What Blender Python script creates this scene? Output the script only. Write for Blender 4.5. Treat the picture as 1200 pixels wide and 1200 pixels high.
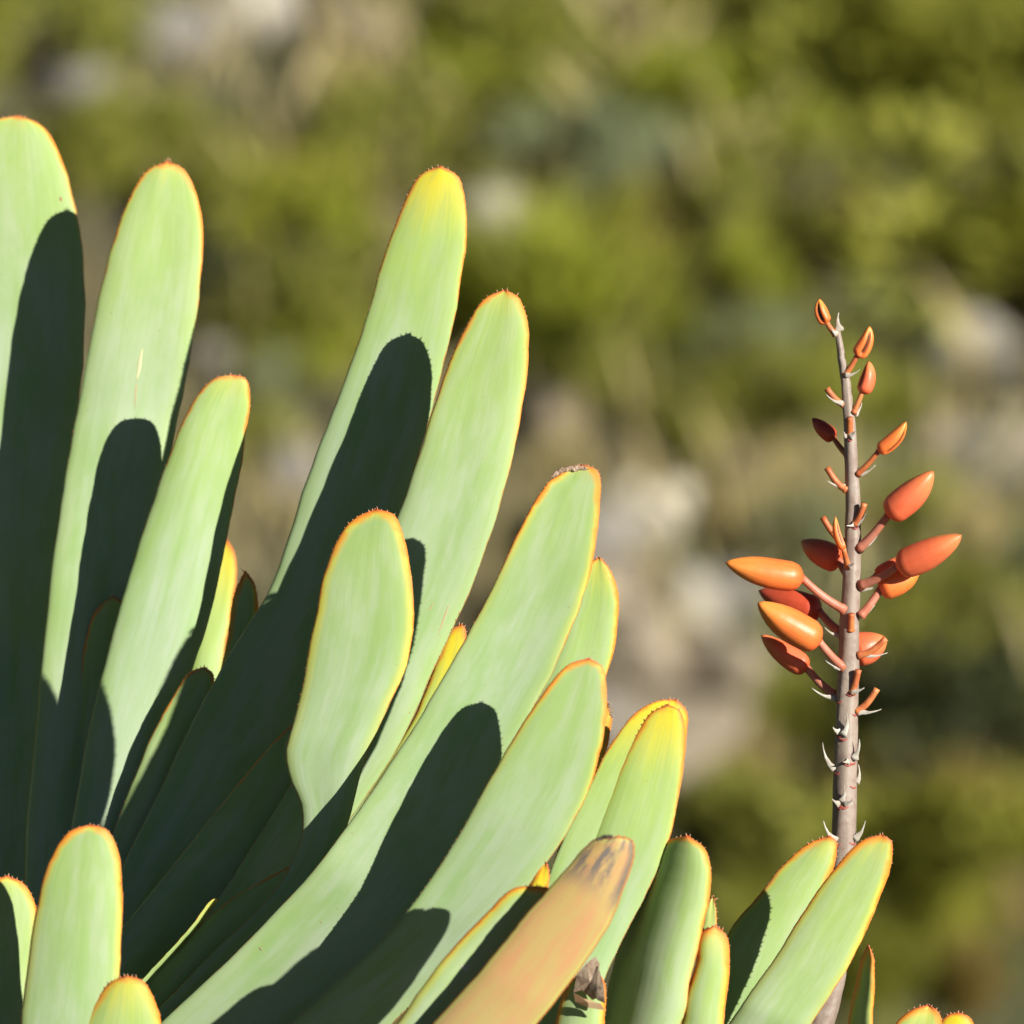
import bpy, bmesh, math, random
import numpy as np
from mathutils import Vector, noise as mnoise

random.seed(7); rng = np.random.default_rng(7)
scene = bpy.context.scene
for o in list(bpy.data.objects): bpy.data.objects.remove(o)
COL = scene.collection

# ------------------------------------------------------------------ camera
PITCH = math.radians(5.0); CAM = np.array((0.0, 0.0, 1.6)); DIST = 4.0; FIELD = 0.44
S = FIELD / 1200.0                      # metres for one unit of the leaf drawings at the focus distance
RIGHT = np.array((1.0, 0, 0)); FWD = np.array((0, math.cos(PITCH), -math.sin(PITCH))); UP = np.array((0, math.sin(PITCH), math.cos(PITCH)))
cd = bpy.data.cameras.new('camera'); cam = bpy.data.objects.new('camera', cd); COL.objects.link(cam)
cam.location = CAM; cam.rotation_euler = (math.pi/2 - PITCH, 0, 0)
cd.sensor_width = 36.0; cd.lens = 36.0*DIST/FIELD; cd.clip_start = 0.05; cd.clip_end = 3000
cd.dof.use_dof = True; cd.dof.focus_distance = DIST; cd.dof.aperture_fstop = (cd.lens/1000.0)/0.028; cd.dof.aperture_blades = 0
scene.camera = cam

# ------------------------------------------------------------------ light
sunv = RIGHT*1.0 + UP*0.43 - FWD*1.0; sunv /= np.linalg.norm(sunv)
elev = math.asin(sunv[2]); azim = math.atan2(sunv[0], sunv[1])
w = bpy.data.worlds.new('World'); scene.world = w; w.use_nodes = True
nt = w.node_tree; nt.nodes.clear()
sky = nt.nodes.new('ShaderNodeTexSky'); sky.sky_type = 'NISHITA'; sky.sun_disc = False
sky.sun_elevation = elev; sky.sun_rotation = azim; sky.altitude = 2500; sky.air_density = 0.3; sky.dust_density = 0.1; sky.ozone_density = 0.6
bg = nt.nodes.new('ShaderNodeBackground'); bg.inputs['Strength'].default_value = 0.05
wo = nt.nodes.new('ShaderNodeOutputWorld'); nt.links.new(sky.outputs[0], bg.inputs[0]); nt.links.new(bg.outputs[0], wo.inputs[0])
sd = bpy.data.lights.new('sun', 'SUN'); sd.energy = 5.0; sd.angle = math.radians(0.5); sd.color = (1.0, 0.955, 0.87)
sun = bpy.data.objects.new('sun', sd); COL.objects.link(sun); sun.location = (5, -5, 8)
sun.rotation_euler = Vector(sunv).to_track_quat('Z', 'Y').to_euler()
vs = scene.view_settings; vs.view_transform = 'Standard'; vs.look = 'None'; vs.gamma = 1.0; vs.exposure = 0.6; vs.use_curve_mapping = False
scene.render.engine = 'CYCLES'; scene.cycles.max_bounces = 5; scene.cycles.diffuse_bounces = 3; scene.cycles.glossy_bounces = 2; scene.cycles.transmission_bounces = 2; scene.render.resolution_x = 1024; scene.render.resolution_y = 1024

# ------------------------------------------------------------------ helpers
MID = -560.0                            # drawing depth that lies at the focus distance
def W(x, y, d):
    """plant drawing coordinates (right, down, depth; one unit is 0.37 mm) to world metres"""
    dep = DIST + (np.asarray(d, float) - MID)*S
    k = S*dep/DIST
    x = np.asarray(x, float); y = np.asarray(y, float)
    return CAM + FWD*np.asarray(dep)[..., None] + RIGHT*((x-600)*k)[..., None] + UP*((600-y)*k)[..., None]

def link_mesh(name, verts, faces, mat, parent=None, attrs=None, smooth=True, origin=None):
    verts = np.asarray(verts, float)
    if origin is not None: verts = verts - np.asarray(origin)
    me = bpy.data.meshes.new(name)
    me.from_pydata(verts.tolist(), [], faces)
    if attrs:
        for k, v in attrs.items():
            a = me.attributes.new(k, 'FLOAT', 'POINT'); a.data.foreach_set('value', np.asarray(v, np.float32))
    if smooth: me.polygons.foreach_set('use_smooth', np.ones(len(me.polygons), bool))
    me.materials.append(mat); me.update()
    o = bpy.data.objects.new(name, me); COL.objects.link(o)
    if parent is not None: o.parent = parent
    return o

def tag(o, label=None, cat=None, group=None, kind=None):
    for k, v in (('label', label), ('category', cat), ('group', group), ('kind', kind)):
        if v: o[k] = v
    return o

def empty(name, loc):
    o = bpy.data.objects.new(name, None); o.empty_display_size = 0.05; o.location = tuple(loc); COL.objects.link(o); return o

class NT:
    """tiny node-tree writer"""
    def __init__(self, name, rough=0.5):
        self.m = bpy.data.materials.new(name); self.m.use_nodes = True; self.t = self.m.node_tree
        self.b = self.t.nodes['Principled BSDF']; self.b.inputs['Roughness'].default_value = rough
        self.out = self.t.nodes['Material Output']
    def n(self, typ, **kw):
        nd = self.t.nodes.new(typ)
        for k, v in kw.items(): setattr(nd, k, v)
        return nd
    def put(self, sock, v):
        if isinstance(v, bpy.types.NodeSocket): self.t.links.new(v, sock)
        elif v is not None: sock.default_value = v
    def attr(self, name): return self.n('ShaderNodeAttribute', attribute_name=name).outputs['Fac']
    def math(self, op, a, b=None, c=None, clamp=False):
        nd = self.n('ShaderNodeMath', operation=op, use_clamp=clamp)
        for s, v in zip(nd.inputs, (a, b, c)): self.put(s, v)
        return nd.outputs[0]
    def step(self, x, lo, hi, a=0.0, b=1.0):
        nd = self.n('ShaderNodeMapRange', interpolation_type='SMOOTHSTEP')
        for s, v in zip(nd.inputs, (x, lo, hi, a, b)): self.put(s, v)
        return nd.outputs[0]
    def mix(self, f, a, b, mode='MIX'):
        nd = self.n('ShaderNodeMix', data_type='RGBA', blend_type=mode)
        self.put(nd.inputs[0], f)
        for s, v in ((nd.inputs[6], a), (nd.inputs[7], b)):
            self.put(s, (*v, 1) if isinstance(v, tuple) and len(v) == 3 else v)
        return nd.outputs[2]
    def noise(self, vec, scale, detail=3, rough=0.55, out=0):
        nd = self.n('ShaderNodeTexNoise'); self.put(nd.inputs['Vector'], vec)
        nd.inputs['Scale'].default_value = scale; nd.inputs['Detail'].default_value = detail; nd.inputs['Roughness'].default_value = rough
        return nd.outputs[out]
    def vec(self, x, y, z):
        nd = self.n('ShaderNodeCombineXYZ')
        for s, v in zip(nd.inputs, (x, y, z)): self.put(s, v)
        return nd.outputs[0]
    def objco(self): return self.n('ShaderNodeTexCoord').outputs['Object']
    def bump(self, h, strength=0.2, dist=0.001):
        nd = self.n('ShaderNodeBump'); nd.inputs['Strength'].default_value = strength; nd.inputs['Distance'].default_value = dist
        self.put(nd.inputs['Height'], h); self.t.links.new(nd.outputs[0], self.b.inputs['Normal'])
    def color(self, c): self.put(self.b.inputs['Base Color'], (*c, 1) if isinstance(c, tuple) else c)

# ------------------------------------------------------------------ materials
def leaf_material():
    N = NT('aloe_leaf', 0.48)
    al, ed, ac, hw = N.attr('along'), N.attr('edge'), N.attr('across'), N.attr('seed')
    yel, ora, dry = N.attr('yellow'), N.attr('orange'), N.attr('dry')
    co = N.vec(N.math('MULTIPLY', ac, 1.0), N.math('MULTIPLY', al, 0.0125), hw)
    streak = N.noise(N.vec(N.math('MULTIPLY', ac, 9.0), N.math('MULTIPLY', al, 0.012), hw), 1.0, 4, 0.6)
    fine = N.noise(N.vec(N.math('MULTIPLY', ac, 46.0), N.math('MULTIPLY', al, 0.03), hw), 1.0, 2, 0.5)
    blot = N.noise(co, 2.2, 4, 0.6)
    base = N.mix(N.step(blot, 0.35, 0.68), (0.282, 0.414, 0.165), (0.366, 0.458, 0.276))
    # waxy bloom low on the blade, fresher green higher up
    tipg = N.math('MULTIPLY', N.step(N.math('ADD', al, N.math('MULTIPLY', blot, 50.0)), 150.0, 25.0), N.math('ADD', N.math('MULTIPLY', yel, 0.75), 0.18, clamp=True))
    bloom = N.math('MULTIPLY', N.step(N.noise(N.vec(N.math('MULTIPLY', ac, 1.6), N.math('MULTIPLY', al, 0.009), N.math('ADD', hw, 40.0)), 1.0, 3, 0.5), 0.38, 0.66), N.step(al, 25.0, 120.0))
    base = N.mix(N.math('MULTIPLY', bloom, 0.75), base, (0.381, 0.463, 0.307))
    base = N.mix(N.math('MULTIPLY', N.step(N.math('ABSOLUTE', ac), 0.55, 0.98), 0.45), base, (0.327, 0.458, 0.134))
    base = N.mix(tipg, base, (0.406, 0.531, 0.098))
    base = N.mix(N.math('MULTIPLY', N.step(streak, 0.46, 0.74), 0.22), base, (0.238, 0.370, 0.089))
    base = N.mix(N.math('MULTIPLY', N.step(fine, 0.52, 0.75), 0.10), base, (0.416, 0.507, 0.285))
    # yellow flush from the tip and along the margin
    ynz = N.math('MULTIPLY', N.math('SUBTRACT', streak, 0.5), 22.0)
    ytip = N.math('MULTIPLY', N.step(N.math('ADD', al, ynz), N.math('ADD', N.math('MULTIPLY', yel, 42.0), 6.0), 0.0), N.math('MULTIPLY', yel, 1.15), clamp=True)
    yed = N.math('MULTIPLY', N.step(ed, N.math('ADD', N.math('MULTIPLY', ora, 4.2), 1.0), 0.2), N.step(al, N.math('ADD', N.math('MULTIPLY', ora, 120.0), 40.0), 10.0))
    yed = N.math('MULTIPLY', yed, N.math('ADD', N.math('MULTIPLY', ora, 0.6), 0.3), clamp=True)
    base = N.mix(N.math('MAXIMUM', ytip, yed), base, (0.733, 0.585, 0.031))
    # orange-red horny rim, wide at the tip, thinning to a brown line
    e2 = N.math('ADD', ed, N.math('MULTIPLY', N.math('SUBTRACT', N.noise(N.vec(ac, N.math('MULTIPLY', al, 0.35), hw), 1.0, 3), 0.5), 0.9))
    rimw = N.math('MULTIPLY', N.step(al, 70.0, 0.0, 0.36, 2.1), N.step(N.noise(N.vec(ac, N.math('MULTIPLY', al, 0.09), N.math('ADD', hw, 5.0)), 1.0, 3), 0.3, 0.65, 0.45, 1.35))
    rim = N.step(e2, N.math('MULTIPLY', rimw, N.math('ADD', N.math('MULTIPLY', ora, 1.3), 0.75)), 0.05)
    rimc = N.mix(N.step(al, 130.0, 25.0), (0.356, 0.195, 0.053), (0.792, 0.234, 0.031))
    rimc = N.mix(N.math('MULTIPLY', N.step(al, 14.0, 0.0), N.step(e2, 1.6, 0.2)), rimc, (0.594, 0.107, 0.040))
    base = N.mix(rim, base, rimc)
    tint = N.noise(N.vec(hw, 3.0, 1.0), 5.0, 1)
    base = N.mix(N.step(tint, 0.40, 0.62, 0.0, 0.30), base, N.mix(1.0, base, (0.82, 0.90, 1.0), 'MULTIPLY'))
    pat = N.noise(N.vec(N.math('MULTIPLY', ac, 2.4), N.math('MULTIPLY', al, 0.035), N.math('ADD', hw, 9.0)), 1.0, 5, 0.65)
    base = N.mix(N.step(pat, 0.44, 0.70, 0.0, 0.28), base, (0.26, 0.37, 0.14))
    dust = N.noise(N.vec(N.math('MULTIPLY', ac, 30.0), N.math('MULTIPLY', al, 1.4), hw), 1.0, 2)
    base = N.mix(N.step(dust, 0.66, 0.78, 0.0, 0.25), base, (0.50, 0.53, 0.42))
    # dried blade: tan and orange with grey blotches below the tip
    dr = N.mix(N.step(blot, 0.4, 0.65), (0.43, 0.305, 0.11), (0.47, 0.25, 0.11))
    dr = N.mix(N.step(al, 70.0, 190.0), dr, (0.36, 0.36, 0.15))
    dr = N.mix(N.step(ed, 2.8, 0.2), dr, (0.42, 0.44, 0.12))
    gb = N.noise(N.vec(N.math('MULTIPLY', ac, 3.0), N.math('MULTIPLY', al, 0.055), 4.2), 1.0, 5, 0.7)
    dr = N.mix(N.math('MULTIPLY', N.step(gb, 0.44, 0.60), N.math('MULTIPLY', N.step(al, 40.0, 20.0), N.step(al, 2.0, 9.0))), dr, (0.15, 0.13, 0.11))
    dr = N.mix(N.math('MULTIPLY', N.step(ac, 0.62, 0.9), N.math('MULTIPLY', N.step(al, 42.0, 28.0), 0.85)), dr, (0.13, 0.11, 0.10))
    dr = N.mix(N.step(al, 7.0, 1.0), dr, (0.56, 0.11, 0.07))
    dr = N.mix(N.step(ed, 1.0, 0.2), dr, (0.50, 0.16, 0.05))
    base = N.mix(dry, base, dr)
    # specks, grazes
    sp = N.noise(N.vec(N.math('MULTIPLY', ac, 11.0), N.math('MULTIPLY', al, 0.55), N.math('MULTIPLY', hw, 3.1)), 1.0, 2, 0.5)
    base = N.mix(N.math('MULTIPLY', N.step(sp, 0.735, 0.79), 0.7), base, (0.33, 0.22, 0.09))
    N.color(base)
    N.put(N.b.inputs['Roughness'], N.math('ADD', N.math('MULTIPLY', blot, 0.22), 0.40))
    N.b.inputs['Specular IOR Level'].default_value = 0.16
    N.b.inputs['Subsurface Weight'].default_value = 0.0
    N.bump(N.math('ADD', N.math('MULTIPLY', streak, 1.0), N.math('MULTIPLY', fine, 0.15)), 0.10, 0.0010)
    return N.m

def simple(name, c1, c2, scale, rough=0.6, bump=0.0, bd=0.001, sss=0.0, coat=0.0, trans=0.0):
    N = NT(name, rough); nz = N.noise(N.objco(), scale, 5, 0.6)
    N.color(N.mix(N.step(nz, 0.35, 0.66), c1, c2))
    if bump: N.bump(nz, bump, bd)
    if sss:
        N.b.inputs['Subsurface Weight'].default_value = sss; N.b.inputs['Subsurface Radius'].default_value = (0.004, 0.0015, 0.0008); N.b.inputs['Subsurface Scale'].default_value = 1.0
    if coat: N.b.inputs['Coat Weight'].default_value = coat; N.b.inputs['Coat Roughness'].default_value = 0.22
    if trans:
        tr = N.n('ShaderNodeBsdfTranslucent'); N.put(tr.inputs[0], N.mix(0.5, N.b.inputs['Base Color'].links[0].from_socket, c2))
        mx = N.n('ShaderNodeMixShader'); mx.inputs[0].default_value = trans
        N.t.links.new(N.b.outputs[0], mx.inputs[1]); N.t.links.new(tr.outputs[0], mx.inputs[2]); N.t.links.new(mx.outputs[0], N.out.inputs[0])
    return N.m

def bud_material(name, c_body, c_tip, c_base):
    N = NT(name, 0.42); t, dk, ac = N.attr('along'), N.attr('dark'), N.attr('across')
    nz = N.noise(N.objco(), 160.0, 4, 0.6)
    c = N.mix(N.step(t, 0.45, 0.95), c_body, c_tip)
    c = N.mix(N.step(t, 0.22, 0.0), c, c_base)
    c = N.mix(N.math('MULTIPLY', N.step(nz, 0.45, 0.75), 0.35), c, c_base)
    c = N.mix(N.math('MULTIPLY', N.step(t, 0.93, 1.0), 0.7), c, (0.32, 0.12, 0.03))
    c = N.mix(N.math('MULTIPLY', N.step(ac, 0.93, 1.0), N.math('MULTIPLY', N.step(t, 0.35, 0.8), 0.45)), c, (0.42, 0.30, 0.04))
    c = N.mix(dk, c, (0.035, 0.015, 0.008))
    N.color(c); N.b.inputs['Subsurface Weight'].default_value = 0.12; N.b.inputs['Subsurface Radius'].default_value = (0.004, 0.001, 0.0005); N.b.inputs['Subsurface Scale'].default_value = 1.0
    rib = N.noise(N.vec(N.math('MULTIPLY', N.attr('angle'), 5.0), N.math('MULTIPLY', t, 1.2), N.n('ShaderNodeObjectInfo').outputs['Random']), 1.6, 3)
    c2 = N.mix(N.step(rib, 0.45, 0.7, 0.0, 0.35), c, N.mix(1.0, c, (0.86, 0.62, 0.5), 'MULTIPLY')); N.color(c2)
    N.bump(N.math('ADD', nz, N.math('MULTIPLY', rib, 1.5)), 0.12, 0.0006)
    return N.m

M_LEAF = leaf_material()
def teeth_material():
    N = NT('leaf_teeth', 0.5); h = N.attr('height')
    N.color(N.mix(N.step(h, 0.1, 0.9), (0.62, 0.16, 0.04), (0.72, 0.50, 0.34))); return N.m
M_TEETH = teeth_material()
M_BARK = simple('aloe_bark', (0.20, 0.16, 0.12), (0.34, 0.29, 0.23), 60, 0.85, 0.6, 0.006)
def stem_material():
    N = NT('spike_stem', 0.55); co = N.objco()
    g = N.noise(co, 260, 4, 0.6); b = N.noise(co, 40, 3, 0.5)
    c = N.mix(N.step(b, 0.35, 0.65), (0.26, 0.195, 0.155), (0.335, 0.265, 0.21))
    c = N.mix(N.math('MULTIPLY', N.step(g, 0.5, 0.7), 0.5), c, (0.20, 0.11, 0.09))
    bl = N.noise(co, 90, 5, 0.7); c = N.mix(N.step(bl, 0.52, 0.66, 0.0, 0.5), c, (0.38, 0.33, 0.27)); N.color(c); N.bump(g, 0.4, 0.0008); return N.m
M_STEM = stem_material()
M_BUD_O = bud_material('bud_orange', (0.92, 0.225, 0.05), (0.90, 0.32, 0.06), (0.88, 0.15, 0.035))
M_BUD_R = bud_material('bud_red_orange', (0.84, 0.17, 0.07), (0.85, 0.26, 0.09), (0.78, 0.12, 0.035))
M_BUD_SHADED = bud_material('bud_shaded_red', (0.58, 0.085, 0.035), (0.50, 0.08, 0.04), (0.46, 0.05, 0.02))  # darker red for buds behind the stem: its shadow is put into their colour
M_PED = simple('pedicel', (0.50, 0.16, 0.09), (0.58, 0.23, 0.15), 120, 0.5, 0.1, 0.0004)
M_STUB = simple('pedicel_stub', (0.48, 0.12, 0.04), (0.62, 0.22, 0.07), 150, 0.5, 0.1, 0.0004)
M_BRACT = simple('papery_bract', (0.40, 0.35, 0.28), (0.62, 0.58, 0.50), 180, 0.7, 0.25, 0.0005)
M_SCAR = simple('scar_red', (0.42, 0.10, 0.07), (0.30, 0.06, 0.05), 200, 0.6)
M_CRUST = simple('dry_leaf_crust', (0.30, 0.19, 0.13), (0.50, 0.38, 0.27), 220, 0.8, 0.6, 0.001)
M_DARKCRUST = simple('charred_leaf_crust', (0.05, 0.035, 0.025), (0.30, 0.22, 0.15), 160, 0.85, 0.6, 0.001)
M_GRAZE = simple('healed_graze', (0.66, 0.60, 0.30), (0.74, 0.66, 0.36), 200, 0.6)
M_GRAZE2 = simple('red_graze', (0.55, 0.30, 0.15), (0.50, 0.36, 0.20), 200, 0.6)

# ------------------------------------------------------------------ terrain
def smooth01(t): t = min(max(t, 0.0), 1.0); return t*t*(3-2*t)
def terrain(x, y):
    z = -1.0*smooth01((y-5.0)/5.0)
    if y > 13.0:
        u = y-13.0
        z += 0.80*(u - 1.6*(1-math.exp(-u/1.6))) if u < 60 else 0.80*58.4 + 0.30*(1-math.exp(-(u-60)/200))*100
    amp = smooth01((y-6)/6)
    z += amp*(0.16*mnoise.noise((x*0.55+3, y*0.55, 1.7)) + 0.05*mnoise.noise((x*2.1, y*2.1, 5.1)))
    z += 0.02*mnoise.noise((x*3, y*3, 9.0))
    if abs(x) > 20 or y > 30: z += 1.6*mnoise.noise((x*0.05, y*0.05, 2.2))*smooth01((max(abs(x)-20, y-30))/30)
    return z
def axis(dense_lo, dense_hi, step, lo, hi):
    a = list(np.arange(dense_lo, dense_hi+1e-6, step)); s = step
    x = dense_hi
    while x < hi: s *= 1.35; x += s; a.append(min(x, hi))
    s = step; x = dense_lo; b = []
    while x > lo: s *= 1.35; x -= s; b.append(max(x, lo))
    return b[::-1] + a
def build_ground():
    xs = axis(-7, 7, 0.12, -700, 700); ys = axis(11, 26, 0.12, -300, 1200)
    V = [(x, y, terrain(x, y)) for y in ys for x in xs]; n = len(xs)
    F = [(j*n+i, j*n+i+1, (j+1)*n+i+1, (j+1)*n+i) for j in range(len(ys)-1) for i in range(n-1)]
    N = NT('hillside_soil', 0.9); co = N.objco()
    a = N.noise(co, 2.6, 6, 0.6); b = N.noise(co, 0.9, 4, 0.6); g = N.noise(co, 28, 4, 0.7)
    c = N.mix(N.step(a, 0.38, 0.62), (0.046, 0.046, 0.021), (0.125, 0.108, 0.058))
    c = N.mix(N.step(b, 0.45, 0.62), c, (0.05, 0.07, 0.02))
    c = N.mix(N.math('MULTIPLY', N.step(g, 0.5, 0.75), 0.35), c, (0.24, 0.21, 0.14))
    N.color(c); N.bump(N.math('ADD', a, g), 0.6, 0.03)
    tag(link_mesh('ground', V, F, N.m), kind='structure')
build_ground()

def hit(px, py):
    """where a drawing direction meets the hillside"""
    d = FWD*DIST + RIGHT*(px-600)*S + UP*(600-py)*S; d = d/d[1]
    y = 9.0
    while y < 60:
        p = CAM + d*y
        if p[2] < terrain(p[0], p[1]): return p[0], p[1]
        y += 0.03
    return p[0], p[1]

# ------------------------------------------------------------------ aloe leaves
def catmull(P, n, power=1.0):
    P = np.asarray(P, float); k = len(P)
    seg = np.linalg.norm(np.diff(P, axis=0), axis=1)**0.5; t = np.concatenate([[0], np.cumsum(seg)])
    E = np.vstack([2*P[0]-P[1], P, 2*P[-1]-P[-2]]); T = np.concatenate([[t[0]-seg[0]], t, [t[-1]+seg[-1]]])
    u = np.linspace(0, t[-1], 600); out = np.zeros((600, 2))
    for i, x in enumerate(u):
        j = min(max(np.searchsorted(t, x, 'right')-1, 0), k-2)
        p0, p1, p2, p3 = E[j:j+4]; t0, t1, t2, t3 = T[j:j+4]
        a1 = (t1-x)/(t1-t0)*p0+(x-t0)/(t1-t0)*p1; a2 = (t2-x)/(t2-t1)*p1+(x-t1)/(t2-t1)*p2; a3 = (t3-x)/(t3-t2)*p2+(x-t2)/(t3-t2)*p3
        b1 = (t2-x)/(t2-t0)*a1+(x-t0)/(t2-t0)*a2; b2 = (t3-x)/(t3-t1)*a2+(x-t1)/(t3-t1)*a3
        out[i] = (t2-x)/(t2-t1)*b1+(x-t1)/(t2-t1)*b2
    s = np.concatenate([[0], np.cumsum(np.linalg.norm(np.diff(out, axis=0), axis=1))])
    q = np.linspace(0, 1, n)**power*s[-1]
    return np.stack([np.interp(q, s, out[:, 0]), np.interp(q, s, out[:, 1])], 1), q

NST, NV = 84, 16
leaf_count = 0
def leaf(head, L, R, base, d, roll=0.0, camber=0.1, yellow=0.5, orange=0.5, dry=0.0, thick=14, bend=1.6, chew=0.0, label=None, teeth=True):
    """L and R: left and right margins from the tip down; base: (x, y, half width) on the stem; d: depth of tip and of base (or list over the length)"""
    global leaf_count; leaf_count += 1; sd = leaf_count*1.37
    tip = L[0]; R = [tip] + list(R)
    bx, by, bw = base
    ml = (np.array(L[-1])+np.array(R[-1]))/2; dirv = np.array((bx, by))-ml; dirv /= np.linalg.norm(dirv); pr = np.array((-dirv[1], dirv[0]))
    if pr[0] > 0: pr = -pr
    Lc, ql = catmull(list(L)+[tuple(np.array((bx, by))+pr*bw)], NST, 1.7)
    Rc, qr = catmull(list(R)+[tuple(np.array((bx, by))-pr*bw)], NST, 1.7)
    # small irregularities of the outline
    for i in range(NST):
        a = 0.8*mnoise.noise((ql[i]*0.03, sd, 0)) + 0.45*mnoise.noise((ql[i]*0.12, sd, 3)); b = 0.8*mnoise.noise((qr[i]*0.03, sd, 7)) + 0.45*mnoise.noise((qr[i]*0.12, sd, 11))
        f = min(1, i/8); Lc[i] += (a*f*1.6, 0); Rc[i] += (b*f*1.6, 0)
        if chew and i < 16:
            c = chew*max(0, mnoise.noise((qr[i]*0.06, sd, 1))+0.35)*math.sin(math.pi*i/16); Lc[i] += (c*0.6, c)
    hw = np.linalg.norm(Rc-Lc, axis=1)/2; wmax = hw[:int(NST*0.8)].max()
    tt = (ql+qr)/2; tn = tt/tt[-1]
    if np.ndim(d[0]) == 0: dd = d[0] + (d[1]-d[0])*tn**bend
    else: dd = np.interp(tn, [p[0] for p in d], [p[1] for p in d])
    th = thick*np.clip(hw/(0.75*wmax), 0, 1)**0.55*(0.75+0.5*tn)
    v = -np.cos(np.linspace(0, math.pi, NV+1))
    v = np.sign(v)*np.abs(v)**0.92
    verts = []; A = {k: [] for k in ('along', 'edge', 'across', 'seed', 'yellow', 'orange', 'dry')}
    def row(i, vv, side):
        c = (Lc[i][None]*(1-vv[:, None]) + Rc[i][None]*(1+vv[:, None]))/2
        front = 0.42*np.sqrt(np.clip(1-np.abs(vv)**4, 0, 1)); back = 0.75*np.clip(1-vv**2, 0, 1)**0.6
        z = dd[i] + roll*hw[i]*vv + camber*hw[i]*vv**2 + th[i]*(-front if side == 0 else back)
        z = z + 4.0*np.array([mnoise.noise((float(q)*0.8, tt[i]*0.006, sd)) for q in vv])
        return W(c[:, 0], c[:, 1], z)
    # rows
    idx = []
    for i in range(1, NST):
        f = row(i, v, 0); b = row(i, v[1:-1][::-1], 1)
        vv = np.concatenate([v, v[1:-1][::-1]])
        idx.append(len(verts)); verts += f.tolist() + b.tolist()
        e = (1-np.abs(vv))*hw[i]
        e = np.minimum(e, tt[i]*0.9 + (1-np.abs(vv))*3)
        # distance to the margin near the tip: shortest distance to the outline
        if i < 40:
            c = (Lc[i][None]*(1-vv[:, None]) + Rc[i][None]*(1+vv[:, None]))/2
            O = np.vstack([Lc[:60], Rc[:60]]); e = np.sqrt(((c[:, None]-O[None])**2).sum(-1)).min(1)
        A['along'] += ([tt[i]*S*1000]*len(vv)); A['edge'] += (e*S*1000).tolist(); A['across'] += vv.tolist()
    ring = 2*NV
    tipi = len(verts); tp = W(tip[0], tip[1], dd[0]); verts.append(tp.tolist()); A['along'].append(0); A['edge'].append(0); A['across'].append(0)
    F = []
    for r in range(len(idx)-1):
        a, b = idx[r], idx[r+1]
        for k in range(ring): F.append((a+k, b+k, b+(k+1) % ring, a+(k+1) % ring))
    a = idx[0]
    for k in range(ring): F.append((tipi, a+k, a+(k+1) % ring))
    F.append(tuple(idx[-1]+k for k in range(ring))[::-1])
    n = len(verts)
    for k, val in (('seed', sd), ('yellow', yellow), ('orange', orange), ('dry', dry)): A[k] = [val]*n
    o = link_mesh('leaf', verts, F, M_LEAF, head, A, origin=head.location)
    if label: o['label'] = label
    # fine teeth of the margin
    if teeth:
        TV, TF, TH = [], [], []
        for C, sgn in ((Lc, -1), (Rc, 1)):
            s = np.concatenate([[0], np.cumsum(np.linalg.norm(np.diff(C, axis=0), axis=1))])
            q = random.uniform(0.5, 4)
            while q < min(s[-1]*0.62, 520):
                x, y = np.interp(q, s, C[:, 0]), np.interp(q, s, C[:, 1]); dz = np.interp(q, s, dd + roll*hw*sgn + camber*hw)
                x2, y2 = np.interp(q+3, s, C[:, 0]), np.interp(q+3, s, C[:, 1])
                tx, ty = x2-x, y2-y; l = math.hypot(tx, ty)+1e-6; tx /= l; ty /= l
                nx, ny = (ty, -tx) if sgn > 0 else (-ty, tx)
                near = math.exp(-q/38.0)
                ln = (0.6 + 2.5*near)*random.uniform(0.3, 1.35)
                if random.random() < 0.12*near: ln *= 1.7
                bwid = random.uniform(0.7, 1.2)+0.2*near
                up = 0.35+random.uniform(-0.3, 0.3)
                ex, ey = nx - tx*up, ny - ty*up
                k0 = len(TV); dpt = random.uniform(-0.5, 0.5)
                P = W([x+tx*bwid-nx*0.8, x-nx*0.8, x-tx*bwid-nx*0.8, x-nx*0.8, x+ex*ln], [y+ty*bwid-ny*0.8, y-ny*0.8, y-ty*bwid-ny*0.8, y-ny*0.8, y+ey*ln], [dz, dz-1.2, dz, dz+1.2, dz+dpt])
                TV += P.tolist(); TF += [(k0, k0+1, k0+4), (k0+1, k0+2, k0+4), (k0+2, k0+3, k0+4), (k0+3, k0, k0+4)]; TH += [0, 0, 0, 0, 1]
                q += random.uniform(3.0, 7.0) + 9*(1-near)*random.random()
        if TV:
            e = link_mesh('margin_teeth', np.array(TV)-np.asarray(head.location), TF, M_TEETH, o, {'height': TH}, smooth=False); e['kind'] = 'stuff'
    o['_d'] = 0; del o['_d']
    return o

def sweep(P, Rad, seg=12, flat=None, cap=True, extra=None):
    """tube through world points P with radii Rad; flat: (ratio) flattening; returns verts, faces, along"""
    P = np.asarray(P, float); n = len(P); V = []; A = []
    T = np.gradient(P, axis=0); T /= np.linalg.norm(T, axis=1)[:, None]
    ref = -FWD
    for i in range(n):
        a = np.cross(T[i], ref); 
        if np.linalg.norm(a) < 0.15: a = np.cross(T[i], UP)
        a /= np.linalg.norm(a); b = np.cross(a, T[i]); b /= np.linalg.norm(b)
        for k in range(seg):
            ph = 2*math.pi*k/seg; r = Rad[i]*(extra(i/(n-1), ph) if extra else 1)
            V.append(P[i] + a*math.cos(ph)*r + b*math.sin(ph)*r*(flat if flat else 1)); A.append(i/(n-1))
    F = [(i*seg+k, i*seg+(k+1) % seg, (i+1)*seg+(k+1) % seg, (i+1)*seg+k) for i in range(n-1) for k in range(seg)]
    if cap: F += [tuple(range(seg))[::-1], tuple((n-1)*seg+k for k in range(seg))]
    return np.array(V), F, A

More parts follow.
